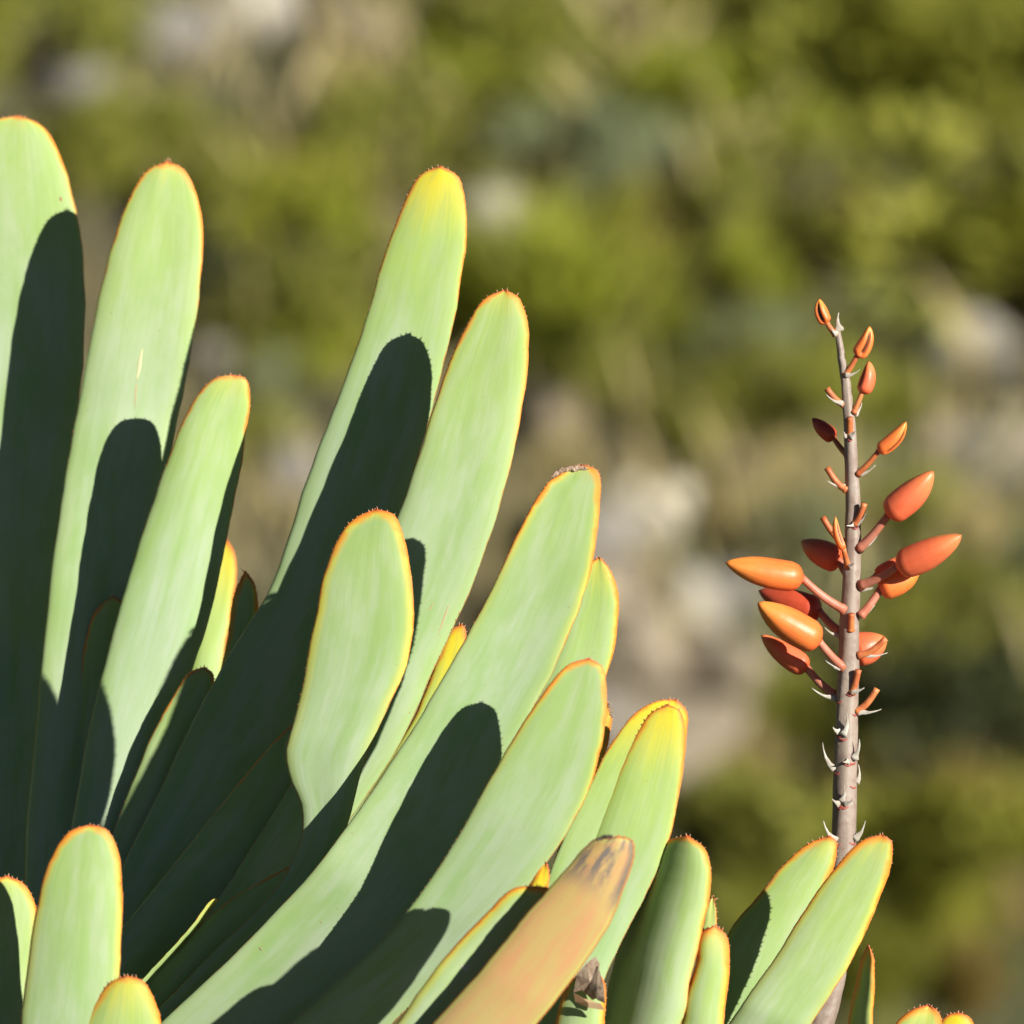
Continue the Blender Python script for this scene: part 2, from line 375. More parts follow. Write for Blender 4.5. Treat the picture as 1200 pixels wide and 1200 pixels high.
def smooth_path(pts, n):
    pts = np.asarray(pts, float); t = np.linspace(0, 1, len(pts)); u = np.linspace(0, 1, n)
    out = np.stack([np.interp(u, t, pts[:, k]) for k in range(pts.shape[1])], 1)
    for _ in range(max(2, n//6)): out[1:-1] = (out[:-2]+2*out[1:-1]+out[2:])/4
    return out

def make_head(name, label, bx, by, bd, foot_dx=0.0, foot_dy=0.0, group=None):
    top = W(bx, by, bd); gx, gy = top[0]+foot_dx, top[1]+foot_dy; gz = terrain(gx, gy)
    h = empty(name, (gx, gy, gz)); tag(h, label, 'aloe', group)
    path = smooth_path([(gx, gy, gz-0.05), (gx, gy, gz+0.2), ((gx+top[0])/2, (gy+top[1])/2, (gz+top[2])/2), (top[0], top[1], top[2]-0.06), tuple(top), tuple(top+UP*0.035)], 26)
    rad = np.interp(np.linspace(0, 1, 26), [0, 0.2, 0.8, 0.95, 1], [0.045, 0.035, 0.026, 0.024, 0.008])
    V, F, A = sweep(path, rad, 18, extra=lambda t, ph: 1+0.06*math.sin(ph*3+t*9)+0.05*math.sin(t*70))
    link_mesh('woody_stem', V, F, M_BARK, h, origin=h.location)
    return h

# main fan at the left
HA = make_head('fan_aloe', 'largest fan aloe with tall upright strap leaves and deep shadow in its heart', -10, 1440, -420)
A0 = (-10, 1430, 34)
def LA(L, R, d, **k): b = k.pop('base', A0); return leaf(HA, L, R, b, d, **k)
L1 = LA([(22,135),(-8,142),(-35,175),(-58,235),(-72,320),(-78,420),(-84,600),(-85,800),(-80,1000)], [(48,146),(68,175),(84,225),(95,280),(100,350),(97,420),(88,520),(74,640),(60,800),(45,1000)], ((0,0),(.5,-80),(1,-400)), yellow=.3, orange=.35, camber=.05)
L2 = LA([(195,189),(172,200),(150,235),(130,290),(112,365),(96,450),(76,560),(57,700),(42,850),(32,960),(25,1080)], [(215,198),(232,235),(238,275),(236,320),(229,380),(217,450),(200,530),(180,640),(160,760),(140,880),(118,1000),(95,1120)], ((0,-147),(.25,-155),(.42,-207),(.55,-240),(1,-400)), yellow=.32, orange=.4, camber=.06, roll=.05)
LA([(272,439),(250,444),(222,478),(196,540),(171,612),(149,682),(125,770),(105,850),(91,925),(78,1010),(64,1120)], [(287,443),(293,462),(289,505),(279,565),(264,640),(246,722),(224,790),(196,870),(170,950),(148,1040),(120,1150)], ((0,-280),(.25,-280),(.5,-298),(1,-410)), yellow=.35, orange=.22, camber=.12, roll=.12)
LA([(516,194),(492,205),(468,250),(447,310),(430,370),(409,432),(385,494),(360,560),(335,640),(312,697),(280,748),(238,822),(190,920),(145,1010),(110,1090)], [(537,207),(546,240),(547,275),(541,325),(530,385),(515,445),(498,510),(476,580),(455,650),(425,730),(388,800),(345,862),(298,925),(248,985),(196,1050),(150,1120)], ((0,-397),(.25,-392),(.42,-370),(.6,-352),(1,-430)), yellow=.85, orange=.4, camber=.05)
L5 = LA([(592,339),(568,350),(545,385),(522,437),(502,497),(482,560),(462,615),(440,680),(415,750),(385,830),(340,920),(290,1000),(230,1090)], [(609,350),(619,385),(619,425),(612,480),(600,540),(580,612),(556,680),(532,735),(505,792),(475,860),(425,940),(365,1020),(290,1110)], ((0,-512),(.5,-505),(1,-440)), yellow=.35, orange=.55, camber=.03)
# short leaf in front
LA([(440,596),(415,608),(395,632),(380,672),(370,720),(361,765),(350,822),(337,868),(334,888),(342,918),(354,948),(350,990),(320,1045),(250,1115)], [(462,604),(476,640),(484,690),(485,725),(478,775),(462,815),(442,858),(425,900),(412,950),(395,1000),(345,1070),(270,1150)], ((0,-664),(.3,-662),(.5,-635),(1,-450)), yellow=.15, orange=1.0, camber=.06, roll=-.05)
# big slanting leaf
L7 = LA([(684,544),(655,551),(626,588),(600,640),(571,700),(541,755),(511,808),(480,860),(440,920),(392,988),(340,1050),(270,1122),(195,1192),(140,1245)], [(700,552),(704,590),(698,640),(686,692),(667,742),(645,793),(615,850),(585,915),(555,985),(512,1060),(448,1140),(370,1215),(280,1290)], ((0,-715),(.5,-708),(.75,-650),(1,-450)), yellow=.2, orange=.75, camber=-.1, chew=6, base=(-10,1430,40), label='broad leaf with a chewed reddish tip')
# behind it on the right
LA([(702,652),(685,665),(665,715),(640,780),(600,850),(550,930),(490,1010)], [(716,668),(725,705),(724,735),(716,775),(700,815),(668,870),(610,950),(550,1030)], (-575,-440), yellow=.45, orange=.5)
LA([(540,731),(528,738),(512,775),(490,830),(462,880),(420,940)], [(545,736),(545,765),(535,800),(505,860),(460,930)], (-488,-440), yellow=1.0, orange=.6)
# dark inner leaves
LA([(132,698),(112,715),(100,750),(93,810),(88,880),(80,960),(66,1080)], [(152,712),(162,760),(158,830),(146,920),(118,1060)], (-225,-405), yellow=.2, orange=.1)
LA([(240,781),(222,788),(203,815),(180,858),(160,905),(138,960),(110,1040)], [(250,790),(250,820),(240,860),(222,900),(190,970),(150,1060)], (-316,-410), yellow=.2, orange=.1, roll=.1)
LA([(264,628),(250,650),(238,700),(225,770),(205,860),(170,960)], [(273,645),(277,672),(270,725),(256,800),(240,880),(205,990)], ((0,160),(.5,80),(1,-380)), yellow=.75, orange=.3)
LA([(287,668),(276,690),(268,735),(255,800),(220,900)], [(298,684),(303,710),(300,745),(285,800),(250,910)], (-292,-395), yellow=.1, orange=.6)
LA([(345,846),(318,872),(282,915),(238,970),(190,1030),(146,1084),(110,1130)], [(372,880),(372,930),(352,1000),(300,1040),(240,1090),(180,1150)], (-455,-430), yellow=.1, orange=.05, teeth=False)
LA([(345,1012),(310,1030),(262,1060),(210,1110),(160,1160)], [(352,1040),(320,1090),(270,1140),(205,1200)], (-590,-455), yellow=.1, orange=.05, teeth=False)
LA([(253,1052),(246,1056),(228,1080),(202,1110),(172,1142),(130,1190)], [(256,1055),(250,1063),(231,1088),(206,1117),(180,1148),(145,1205)], (-580,-460), yellow=.4, orange=-.45, roll=1.2, teeth=False)
# leaves of the same fan outside the picture, so that the fan is whole
for k, (tx, ty, dt) in enumerate(((-150, 210, 20), (-260, 330, -60), (-350, 480, 40), (-430, 640, -100), (-500, 830, -200), (60, 560, 180), (-60, 420, 170), (-480, 1020, -250))):
    ax, ay = -10-tx, 1430-ty; l = math.hypot(ax, ay); ax /= l; ay /= l; nx, ny = -ay, ax
    def at(s, o): return (tx+ax*s - nx*o*-1, ty+ay*s - ny*o*-1)
    Lp = [(tx, ty), at(6, 26), at(40, 47), at(120, 58), at(260, 58), at(420, 52)]; Rp = [at(6, -26), at(40, -47), at(120, -58), at(260, -58), at(420, -52)]
    if Lp[3][0] > Rp[2][0]: Lp, Rp = [Lp[0]]+Rp, Lp[1:]
    LA(Lp, Rp, (dt, -420), yellow=.4, orange=.4, teeth=False)

# second fan: the leaves that lean to the right in front
HB = make_head('fan_aloe', 'fan aloe with a dried tan leaf and grey-green leaves leaning right', 150, 1480, -700, -0.03, -0.02)
B0 = (150, 1470, 36)
def LB(L, R, d, **k): b = k.pop('base', B0); return leaf(HB, L, R, b, d, **k)
LB([(690,771),(664,780),(637,812),(602,865),(567,925),(530,990),(483,1060),(438,1112),(385,1160),(330,1210)], [(706,782),(711,820),(706,870),(692,920),(668,970),(640,1012),(600,1062),(548,1115),(490,1170),(430,1230)], ((0,-840),(.25,-822),(.4,-802),(.5,-782),(.75,-722),(1,-690)), yellow=.15, orange=.6, camber=-.03)
LB([(724,979),(696,984),(662,1020),(626,1060),(590,1105),(550,1152),(512,1194),(460,1250)], [(741,985),(742,1008),(730,1045),(716,1080),(690,1122),(660,1162),(630,1200),(570,1260)], ((0,-1018),(.3,-1032),(.5,-1028),(1,-720)), yellow=.1, orange=.6, dry=1.0, camber=.12, chew=4, label='dried tan leaf with grey blotches and a blunt red tip')
L11 = LB([(630,1038),(602,1041),(570,1070),(530,1112),(492,1160),(462,1204),(420,1250)], [(645,1042),(650,1060),(630,1095),(600,1135),(550,1190),(500,1245)], ((0,-975),(.25,-988),(.5,-985),(1,-715)), yellow=.2, orange=.9, camber=.05)
LB([(638,1008),(632,1015),(618,1045),(590,1090),(540,1160)], [(642,1014),(642,1045),(625,1090),(580,1165)], (-820,-700), yellow=1.0, orange=.7)

# third fan: yellow tips
HC = make_head('fan_aloe', 'fan aloe with bright yellow-tipped leaf and a charred torn leaf end', 600, 1490, -745, 0.02, 0.0)
C0 = (600, 1480, 34)
def LC(L, R, d, **k): b = k.pop('base', C0); return leaf(HC, L, R, b, d, **k)
LC([(782,825),(760,838),(738,876),(716,930),(692,990),(668,1045),(640,1120),(625,1200)], [(797,834),(803,860),(802,890),(795,935),(785,980),(766,1030),(738,1085),(712,1140),(690,1210)], (-728,-740), yellow=.85, orange=.45, camber=.04)
LC([(792,819),(768,822),(742,838),(716,872),(690,922),(662,980),(640,1035),(615,1120)], [(804,832),(806,852),(800,900),(785,960),(750,1030),(715,1110)], (-722,-740), yellow=1.0, orange=.4, roll=.2, thick=9)
LC([(712,822),(704,835),(694,870),(675,930),(650,1010)], [(717,835),(715,858),(705,900),(690,960),(670,1030)], (-640,-735), yellow=.6, orange=.9)
LC([(806,979),(776,988),(752,1028),(732,1080),(714,1150),(702,1215)], [(826,994),(833,1028),(826,1080),(811,1140),(796,1205)], ((0,-752),(1,-745)), yellow=.2, orange=.55, camber=.6, roll=-.74, thick=15)
LC([(838,1084),(822,1094),(815,1130),(803,1170),(794,1210)], [(851,1096),(855,1130),(850,1180),(842,1225)], (-757,-750), yellow=.35, orange=.8, camber=.25)
LC([(836,1048),(829,1060),(822,1090),(805,1160)], [(840,1065),(840,1095),(832,1165)], (-745,-745), yellow=.3, orange=-.3)
TORN = LC([(700,1140),(672,1146),(660,1165),(648,1210)], [(708,1150),(710,1180),(704,1225)], (-778,-750), yellow=.1, orange=.6, camber=.3)

# fourth fan carries the flower spike
HD = make_head('fan_aloe', 'fan aloe bearing the tall spike of orange flower buds', 800, 1440, -620, 0.02, 0.0)
D0 = (800, 1430, 28)
def LD(L, R, d, **k): b = k.pop('base', D0); return leaf(HD, L, R, b, d, **k)
LD([(972,979),(948,988),(912,1020),(882,1058),(858,1085),(846,1125),(838,1180),(830,1230)], [(980,986),(979,1010),(964,1050),(945,1095),(920,1150),(890,1220)], ((0,-555),(.5,-560),(1,-615)), yellow=.35, orange=.6)
LD([(1034,978),(1010,985),(976,1020),(941,1070),(906,1125),(872,1174),(845,1215)], [(1045,986),(1044,1014),(1030,1055),(1008,1105),(984,1150),(952,1198),(915,1250)], ((0,-700),(.5,-695),(1,-625)), yellow=.4, orange=.7)

# fifth fan, only its leaf ends reach into the picture
HE = make_head('fan_aloe', 'small fan aloe whose three short leaf tips rise right of the spike', 1070, 1460, -600, 0.0, 0.0)
E0 = (1070, 1450, 26)
def LE(L, R, d, **k): return leaf(HE, L, R, E0, d, **k)
LE([(1017,1106),(1010,1122),(1003,1150),(993,1205),(990,1260)], [(1023,1118),(1025,1145),(1023,1205),(1022,1260)], (-620,-600), yellow=.3, orange=.55, roll=-1.4, camber=.5)
LE([(1088,1177),(1068,1184),(1048,1202),(1030,1250)], [(1101,1188),(1104,1210),(1095,1270)], (-640,-605), yellow=.4, orange=.6)
LE([(1122,1186),(1110,1190),(1098,1205),(1085,1250)], [(1137,1192),(1144,1210),(1140,1270)], (-600,-600), yellow=.9, orange=.6)

# sixth fan, bottom left, nearer
HF = make_head('fan_aloe', 'low fan aloe with short orange-rimmed leaves before the shadowed heart', 70, 1530, -880, -0.02, -0.02)
F0 = (70, 1520, 34)
def LF(L, R, d, **k): return leaf(HF, L, R, F0, d, **k)
LF([(106,966),(82,974),(58,1008),(43,1062),(33,1125),(24,1200),(20,1280)], [(126,973),(140,1005),(144,1045),(143,1090),(140,1145),(134,1210),(128,1290)], (-905,-885), yellow=.12, orange=.75, camber=.08)
LF([(148,1143),(126,1153),(107,1182),(94,1215),(86,1280)], [(170,1151),(184,1180),(190,1215),(186,1290)], (-908,-888), yellow=.6, orange=.8, camber=.08)
LF([(8,1026),(-20,1036),(-50,1080),(-66,1150),(-70,1250)], [(28,1036),(42,1062),(44,1100),(36,1170),(30,1260)], (-765,-870), yellow=.3, orange=.75)

# torn dry end on the leaf below the tan one
def crust(head, cx, cy, cd, r, n, mat, name, spread):
    V, F = [], []
    for _ in range(n):
        x, y, z = cx+random.gauss(0, spread[0]), cy+random.gauss(0, spread[1]), cd+random.gauss(0, spread[2]); k = len(V)
        q = [random.uniform(0.4, 1.2)*r for _ in range(5)]; a0 = random.uniform(0, 6)
        for j in range(5):
            a = a0+j*1.2566; V.append(W(x+q[j]*math.cos(a), y+q[j]*1.4*math.sin(a), z+random.uniform(-1, 1)*r*0.8))
        V.append(W(x, y, z-r*0.35)); V.append(W(x, y, z+r*0.35))
        for j in range(5): F += [(k+j, k+(j+1) % 5, k+5), (k+(j+1) % 5, k+j, k+6)]
    o = link_mesh(name, V, F, mat, head, smooth=False, origin=head.location); o['kind'] = 'stuff'; return o
def flake(head, pts, d0, thick, mat, name, label=None):
    """curled scrap of dry skin: an outline fan with thickness"""
    c = np.mean(pts, axis=0); n = len(pts); V = []
    for s in (0, 1):
        for (x, y) in pts:
            rr = math.hypot(x-c[0], y-c[1]); V.append(W(x, y, d0 - 0.35*(x-c[0]) + 0.25*rr + s*thick + 3*mnoise.noise((x*.1, y*.1, 3))))
        V.append(W(c[0], c[1], d0+s*thick))
    F = []
    for i in range(n):
        j = (i+1) % n
        F += [(i, j, n), (n+1+j, n+1+i, 2*n+1), (i, n+1+i, n+1+j), (i, n+1+j, j)]
    o = link_mesh(name, V, F, mat, head, smooth=False, origin=head.location)
    if label: o['label'] = label
    return o
flake(HC, [(698,1121),(703,1130),(699,1150),(704,1168),(694,1172),(682,1160),(672,1163),(676,1142),(688,1128)], -800, 3, M_CRUST, 'torn_leaf_end', 'curled dry scrap of torn leaf skin')
flake(HC, [(701,1132),(708,1156),(709,1176),(700,1172),(694,1158),(690,1163),(693,1148)], -806, 3, M_DARKCRUST, 'charred_scrap')
flake(HC, [(672,1163),(684,1170),(704,1176),(709,1184),(690,1181),(674,1174)], -803, 3, M_GRAZE2, 'torn_rim')
def scab(head, pts, d, r0, mat, name='tip_crust'):
    P = smooth_path(W([p[0] for p in pts], [p[1] for p in pts], [d]*len(pts)), 30); sd = random.uniform(0, 50)
    V, F, A = sweep(P, [S*r0*(0.25+math.sin(math.pi*(i+.5)/30)**.5*0.8) for i in range(30)], 14, extra=lambda t, ph: max(.3, 1+0.9*mnoise.noise((t*16+sd, math.cos(ph)*1.6, math.sin(ph)*1.6))))
    link_mesh(name, V, F, mat, head, origin=head.location, smooth=False)
scab(HA, [(646,559),(656,552),(668,549),(680,548),(690,550)], -717, 2.6, M_CRUST)
scab(HB, [(700,985),(709,981),(718,980)], -1020, 2.4, M_DARKCRUST)
scab(HC, [(713,824),(715,832),(716,842)], -641, 2.6, M_DARKCRUST)

# healed grazes lying on the leaf skin
from mathutils.bvhtree import BVHTree
def graze(lf, pts, wid, mat, name='healed_graze'):
    T = BVHTree.FromPolygons([v.co.copy() for v in lf.data.vertices], [tuple(p.vertices) for p in lf.data.polygons]); off = Vector(lf.parent.location); out = []
    for x, y in pts:
        t = Vector(W(x, y, MID)); c = Vector(CAM); h = T.ray_cast(c-off, (t-c).normalized())
        if h[0] is None: return
        out.append(tuple(h[0]+off))
    P = smooth_path(out, 11); f = np.sin(np.linspace(.12, math.pi-.12, 11))
    V, F, A = sweep(P, f*wid*S, 8, flat=0.35); link_mesh(name, V-np.asarray(off), F, mat, lf)
graze(L2, [(167,408),(164,420),(163,432),(160,446)], 2.0, M_GRAZE)
graze(L2, [(160,446),(159,460),(158,480)], .7, M_GRAZE2)
graze(L5, [(527,706),(521,722),(513,745)], .8, M_GRAZE2); graze(L5, [(508,706),(503,716)], .6, M_GRAZE2)
graze(L1, [(70,231),(72,236)], 1.6, M_SCAR, 'speck'); graze(L7, [(372,1010),(374,1020)], 1.6, M_DARKCRUST, 'speck'); graze(L7, [(304,1110),(307,1114)], 1.2, M_DARKCRUST, 'speck')
graze(L11, [(540,1130),(546,1137),(550,1130)], 1.8, M_BRACT, 'dropping'); graze(L11, [(574,1113),(577,1116)], 1.2, M_BRACT, 'dropping')

# ------------------------------------------------------------------ flower spike
SD = -500.0
stem_pts = [(800,1430,-600,16),(850,1370,-560,16),(905,1300,-530,15.5),(945,1240,-510,15.5),(968,1190,-502,15),(980,1130,-500,14.5),(987,1060,-500,14.5),(989,1000,-500,14.5),(990,930,-500,14.2),(991,860,-500,13.5),(994,790,-500,12.6),(997,710,-500,11.3),(1000,640,-500,9.8),(999,570,-500,8.6),(996,505,-500,7.2),(993,460,-500,6.2),(988,428,-500,5.0),(984,403,-500,4.0),(981,384,-500,3.4)]
sp = smooth_path(stem_pts, 110)
for _i in range(110): sp[_i, 0] += 1.6*mnoise.noise((_i*0.16, 3.1, 0)) + 0.8*mnoise.noise((_i*0.5, 8.1, 0))
def stem_at(y):
    """stem centre x and radius at drawing height y"""
    j = np.argsort(sp[:, 1]); return np.interp(y, sp[j, 1], sp[j, 0]), np.interp(y, sp[j, 1], sp[j, 3])
P = W(sp[:, 0], sp[:, 1], sp[:, 2])
V, F, A = sweep(P, sp[:, 3]*S, 28, extra=lambda t, ph: 1+0.035*math.sin(ph*5+t*40)+0.03*mnoise.noise((math.cos(ph)*2, math.sin(ph)*2, t*60)))
SPIKE = link_mesh('flower_spike', V, F, M_STEM, HD, origin=HD.location); SPIKE['label'] = 'mauve-brown flower stalk with orange buds, cut stubs and papery bracts'

def on_spike(name, V, F, mat, attrs=None):
    o = link_mesh(name, np.asarray(V)-np.asarray(HD.location), F, mat, SPIKE, attrs); return o

BT = [0, .03, .08, .16, .3, .45, .6, .72, .84, .93, .98, 1.0]; BR = [.22, .55, .82, .97, 1.0, .97, .87, .73, .52, .30, .13, .02]
def bud(base, tip, hwid, db, dt, mat, arc=0.06, slit=None, label=None):
    n = 26; t = np.linspace(0, 1, n)**1.0
    bx, by = base; tx, ty = tip; ln = math.hypot(tx-bx, ty-by); nx, ny = -(ty-by)/ln, (tx-bx)/ln
    if ny < 0: nx, ny = -nx, -ny            # sag: bulge downwards
    x = bx+(tx-bx)*t + nx*arc*ln*np.sin(math.pi*t); y = by+(ty-by)*t + ny*arc*ln*np.sin(math.pi*t); z = db+(dt-db)*t
    rad = np.interp(t, BT, BR)*hwid*S; seg = 28
    def ex(u, ph):
        e = 1+0.05*math.cos(3*ph+0.6)*(u**1.2)*1.4+0.07*mnoise.noise((u*2.2+bx, math.cos(ph), math.sin(ph)+by))
        if slit is not None:
            q = math.atan2(math.sin(ph-slit), math.cos(ph-slit)); e *= 1-0.55*math.exp(-(q/0.38)**2)*smooth01(u*5)*smooth01((1-u)*4)
        return e
    V, F, A = sweep(W(x, y, z), rad, seg, extra=ex)
    dark = []; ac = []; an = []
    for i in range(n):
        for k in range(seg):
            ph = 2*math.pi*k/seg; dv = 0
            if slit is not None:
                q = math.atan2(math.sin(ph-slit), math.cos(ph-slit)); dv = 0.97*smooth01(1.6-abs(q)/0.30)*smooth01((t[i]-.12)*8)*smooth01((.86-t[i])*8)
            dark.append(dv); an.append(math.cos(ph)*1.3+0.4*math.sin(ph)); ac.append(abs(math.cos(ph)) if math.cos(ph) < 0 else 0)
    o = on_spike('bud', V, F, mat, {'along': A, 'dark': dark, 'across': ac, 'angle': an})
    if label: o['label'] = label
    return o
def pedicel(a, b, da, db, r0=4.6, r1=4.0, mat=None, name='pedicel', sag=0.05):
    t = np.linspace(0, 1, 10); ln = math.hypot(b[0]-a[0], b[1]-a[1])
    x = a[0]+(b[0]-a[0])*t; y = a[1]+(b[1]-a[1])*t + sag*ln*np.sin(math.pi*t); z = da+(db-da)*t
    rr = np.interp(t, [0, .12, .5, .9, 1], [r0*1.35, r0, (r0+r1)/2, r1, r1*1.1])*S
    V, F, A = sweep(W(x, y, z), rr, 12); on_spike(name, V, F, mat or M_PED)
def bract(a, b, da, db, w=5.0, curl=0.12, scar=True):
    """papery pointed scale from a on the stem to its tip b"""
    t = np.linspace(0, 1, 9); ln = math.hypot(b[0]-a[0], b[1]-a[1]); nx, ny = -(b[1]-a[1])/ln, (b[0]-a[0])/ln
    x = a[0]+(b[0]-a[0])*t+nx*curl*ln*np.sin(math.pi*t); y = a[1]+(b[1]-a[1])*t+ny*curl*ln*np.sin(math.pi*t); z = da+(db-da)*t
    w = w*0.68; rr = np.interp(t, [0, .12, .3, .6, 1], [w*1.25, w*1.2, w*.72, w*.36, .3])*S
    V, F, A = sweep(W(x, y, z), rr, 10, flat=0.35, extra=lambda u, ph: 1+0.45*mnoise.noise((u*7+a[0], math.cos(ph)*1.5, a[1])))
    on_spike('bract', V, F, M_BRACT)
    if scar:
        cx, r = stem_at(a[1]+5); k = np.linspace(-.75, .75, 9); mid = max(-.85, min(.85, (a[0]-cx)/max(r, 1)))
        ph = np.clip(mid+k*.55, -1.2, 1.2)
        V, F, A = sweep(W(cx+np.sin(ph)*r*1.0, a[1]+3+2.5*np.cos(k*2), SD-np.cos(ph)*r*1.0), np.interp(np.linspace(0, 1, 9), [0, .5, 1], [.5, 1.6, .5])*S, 8); on_spike('bract_scar', V, F, M_SCAR)

PD = math.pi/2
# (bud base, bud tip, half width, depth of base and tip, material, foot of pedicel, slit)
BUDS = [
 ((969,379),(960,350),8.5,-508,-512,M_BUD_O,(979,392),PD+.5),
 ((1004,418),(1019,382),9.5,-508,-512,M_BUD_O,(990,440),PD-.35),
 ((1010,461),(1018,423),9.8,-505,-505,M_BUD_R,(1000,484),PD+1.2),
 ((978,514),(952,490),9.5,-470,-462,M_BUD_SHADED,(993,534),None),
 ((1029,529),(1062,494),9.5,-515,-525,M_BUD_O,(1004,556),PD-1.15),
 ((1040,604),(1094,552),18.0,-525,-545,M_BUD_R,(1006,643),None),
 ((1051,664),(1127,627),18.5,-530,-560,M_BUD_R,(1008,686),None),
 ((1030,691),(1078,667),16.0,-505,-500,M_BUD_O,(1008,722),None),
 ((1026,674),(1062,650),8.5,-480,-470,M_BUD_R,(1006,690),None),
 ((985,658),(939,634),16.5,-465,-445,M_BUD_R,(995,676),None),
 ((941,677),(850,659),18.5,-520,-540,M_BUD_O,(990,715),None),
 ((962,717),(889,692),18.0,-455,-430,M_BUD_SHADED,(986,742),None),
 ((961,752),(888,706),20.5,-525,-550,M_BUD_O,(988,782),None),
 ((947,784),(892,744),14.0,-475,-465,M_BUD_R,(978,815),None),
 ((998,764),(1039,748),20.0,-450,-440,M_BUD_R,(994,785),None),
 ((989,645),(979,605),5.2,-524,-528,M_BUD_O,(994,664),PD-.9),
]
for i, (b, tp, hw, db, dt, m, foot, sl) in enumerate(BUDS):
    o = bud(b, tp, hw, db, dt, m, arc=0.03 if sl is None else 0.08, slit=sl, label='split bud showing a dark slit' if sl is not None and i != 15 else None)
    cx, r = stem_at(foot[1]); dd = SD + (10 if db > -490 else -6)*r/12
    e = ((tp[0]-b[0]), (tp[1]-b[1])); l = math.hypot(*e)
    pedicel(foot, (b[0]+e[0]/l*2, b[1]+e[1]/l*2), dd, db, 5.4 if hw > 12 else 3.6, 4.4 if hw > 12 else 3.0, mat=M_STUB if hw < 12 else M_PED)
# stubs where flowers have dropped: (tip, foot, depth side)
for tp, ft, q in (((969,455),(989,474),0),((996,489),(996,508),-1),((969,548),(992,574),-.3),((1013,590),(1002,614),-1),((964,606),(990,636),.4),((998,719),(997,738),-1),((1006,785),(998,812),-1),((1028,807),(1003,834),-.4),((1038,748),(1005,768),-.6)):
    cx, r = stem_at(ft[1]); dd = SD + q*r*.8
    pedicel(ft, tp, dd, dd+q*8, 4.2, 3.6, M_STUB, 'pedicel_stub', 0.12)
# papery bracts
for a, b, q, wd in (((981,392),(974,384),-1,4.5),((986,388),(983,366),-1,6.5),((990,440),(1008,433),-.5,4),((1002,486),(1010,472),-.4,4),((988,473),(968,462),-.3,4),((996,511),(1003,504),-1,6),((992,512),(989,506),-1,4),
                    ((990,570),(969,563),-.4,4.2),((1008,556),(1026,545),-.4,4),((1003,614),(1015,602),-1,5),((1002,614),(992,616),-1,4),((1010,642),(1028,628),-.3,4),((995,664),(1001,659),-1,5),
                    ((1009,690),(1027,687),-.4,4.5),((1009,722),(1025,709),-.4,4.2),((985,714),(977,708),-.4,4),((984,745),(966,735),.3,3.6),((986,783),(963,768),-.6,5),((1006,766),(1040,765),-.7,4.6),
                    ((997,810),(1013,806),-1,6),((978,818),(951,806),.1,5.2),((1004,833),(1033,831),-.4,5),((988,862),(992,834),-1,5.5),((983,858),(976,852),-.8,5),((1000,890),(1007,866),-.9,6),((994,892),(988,893),-1,5),
                    ((978,902),(964,870),-.1,5.2),((1004,918),(1006,896),-.2,4.5),((986,940),(989,920),-1,5),((984,942),(975,936),-1,5),((989,942),(1001,936),-1,5),((980,986),(965,962),-.3,6),((1001,984),(1014,962),-.4,5.2)):
    cx, r = stem_at(a[1]); ax = min(max(a[0], cx-r*.97), cx+r*.97)
    zz = SD + math.copysign(math.sqrt(max(r*r-(ax-cx)**2, 0)), q if q else -1)
    bract((ax, a[1]), b, zz-1, zz+q*6-3, wd, 0.1 if b[0] > a[0] else -0.1, scar=(a[1] > 800 or a[1] in (511, 614)))

# ------------------------------------------------------------------ hillside plants and stones
SH = {}
def foliage_mesh(kind, seed):
    r = random.Random(seed); V, F = [], []
    def quad(p, dirv, ln, wd):
        d = Vector(dirv).normalized(); s = d.cross(Vector((r.uniform(-1, 1), r.uniform(-1, 1), r.uniform(-1, 1)))).normalized()*wd; k = len(V); p = Vector(p)
        V.extend([p-s*.3, p+d*ln*.5-s, p+d*ln, p+d*ln*.5+s]); F.append((k, k+1, k+2, k+3))
    if kind == 'tuft':
        for _ in range(420):
            a = r.uniform(0, 6.283); lean = abs(r.gauss(0, 0.42)); h = r.uniform(.5, 1.0); b = (r.gauss(0, .09), r.gauss(0, .09), 0)
            d1 = Vector((math.cos(a)*lean, math.sin(a)*lean, 1)).normalized(); d2 = Vector((math.cos(a)*lean*2.4, math.sin(a)*lean*2.4, .75)).normalized()
            p0 = Vector(b); p1 = p0+d1*h*.55; p2 = p1+d2*h*.5; s = d1.cross(Vector((math.sin(a+1), math.cos(a), .1))).normalized()*.024; k = len(V)
            V.extend([p0-s, p0+s, p1+s, p1-s, p2]); F.extend([(k, k+1, k+2, k+3), (k+3, k+2, k+4)])
    else:
        lobes = [(Vector((r.gauss(0, .46), r.gauss(0, .46), r.uniform(.12, .8))), r.uniform(.12, .34)) for _ in range(15)]
        if kind == 'mat': lobes = [(Vector((r.gauss(0, .5), r.gauss(0, .5), r.uniform(.08, .25))), r.uniform(.15, .3)) for _ in range(14)]
        for _ in range(1500):
            c, rad = r.choice(lobes); q = Vector((r.gauss(0, 1), r.gauss(0, 1), r.gauss(0, 1))).normalized(); rr = rad*r.random()**.35
            p = c+q*rr
            if p.z < 0.01: continue
            up = 0.9 if kind == 'spiky' else 0.35
            quad(p, q*0.8+Vector((r.uniform(-.4, .4), r.uniform(-.4, .4), up)), r.uniform(.09, .19)*(1.6 if kind == 'spiky' else 1), r.uniform(.03, .05)*(0.6 if kind == 'spiky' else 1))
    me = bpy.data.meshes.new('foliage'); me.from_pydata([tuple(v) for v in V], [], F); me.update(); return me
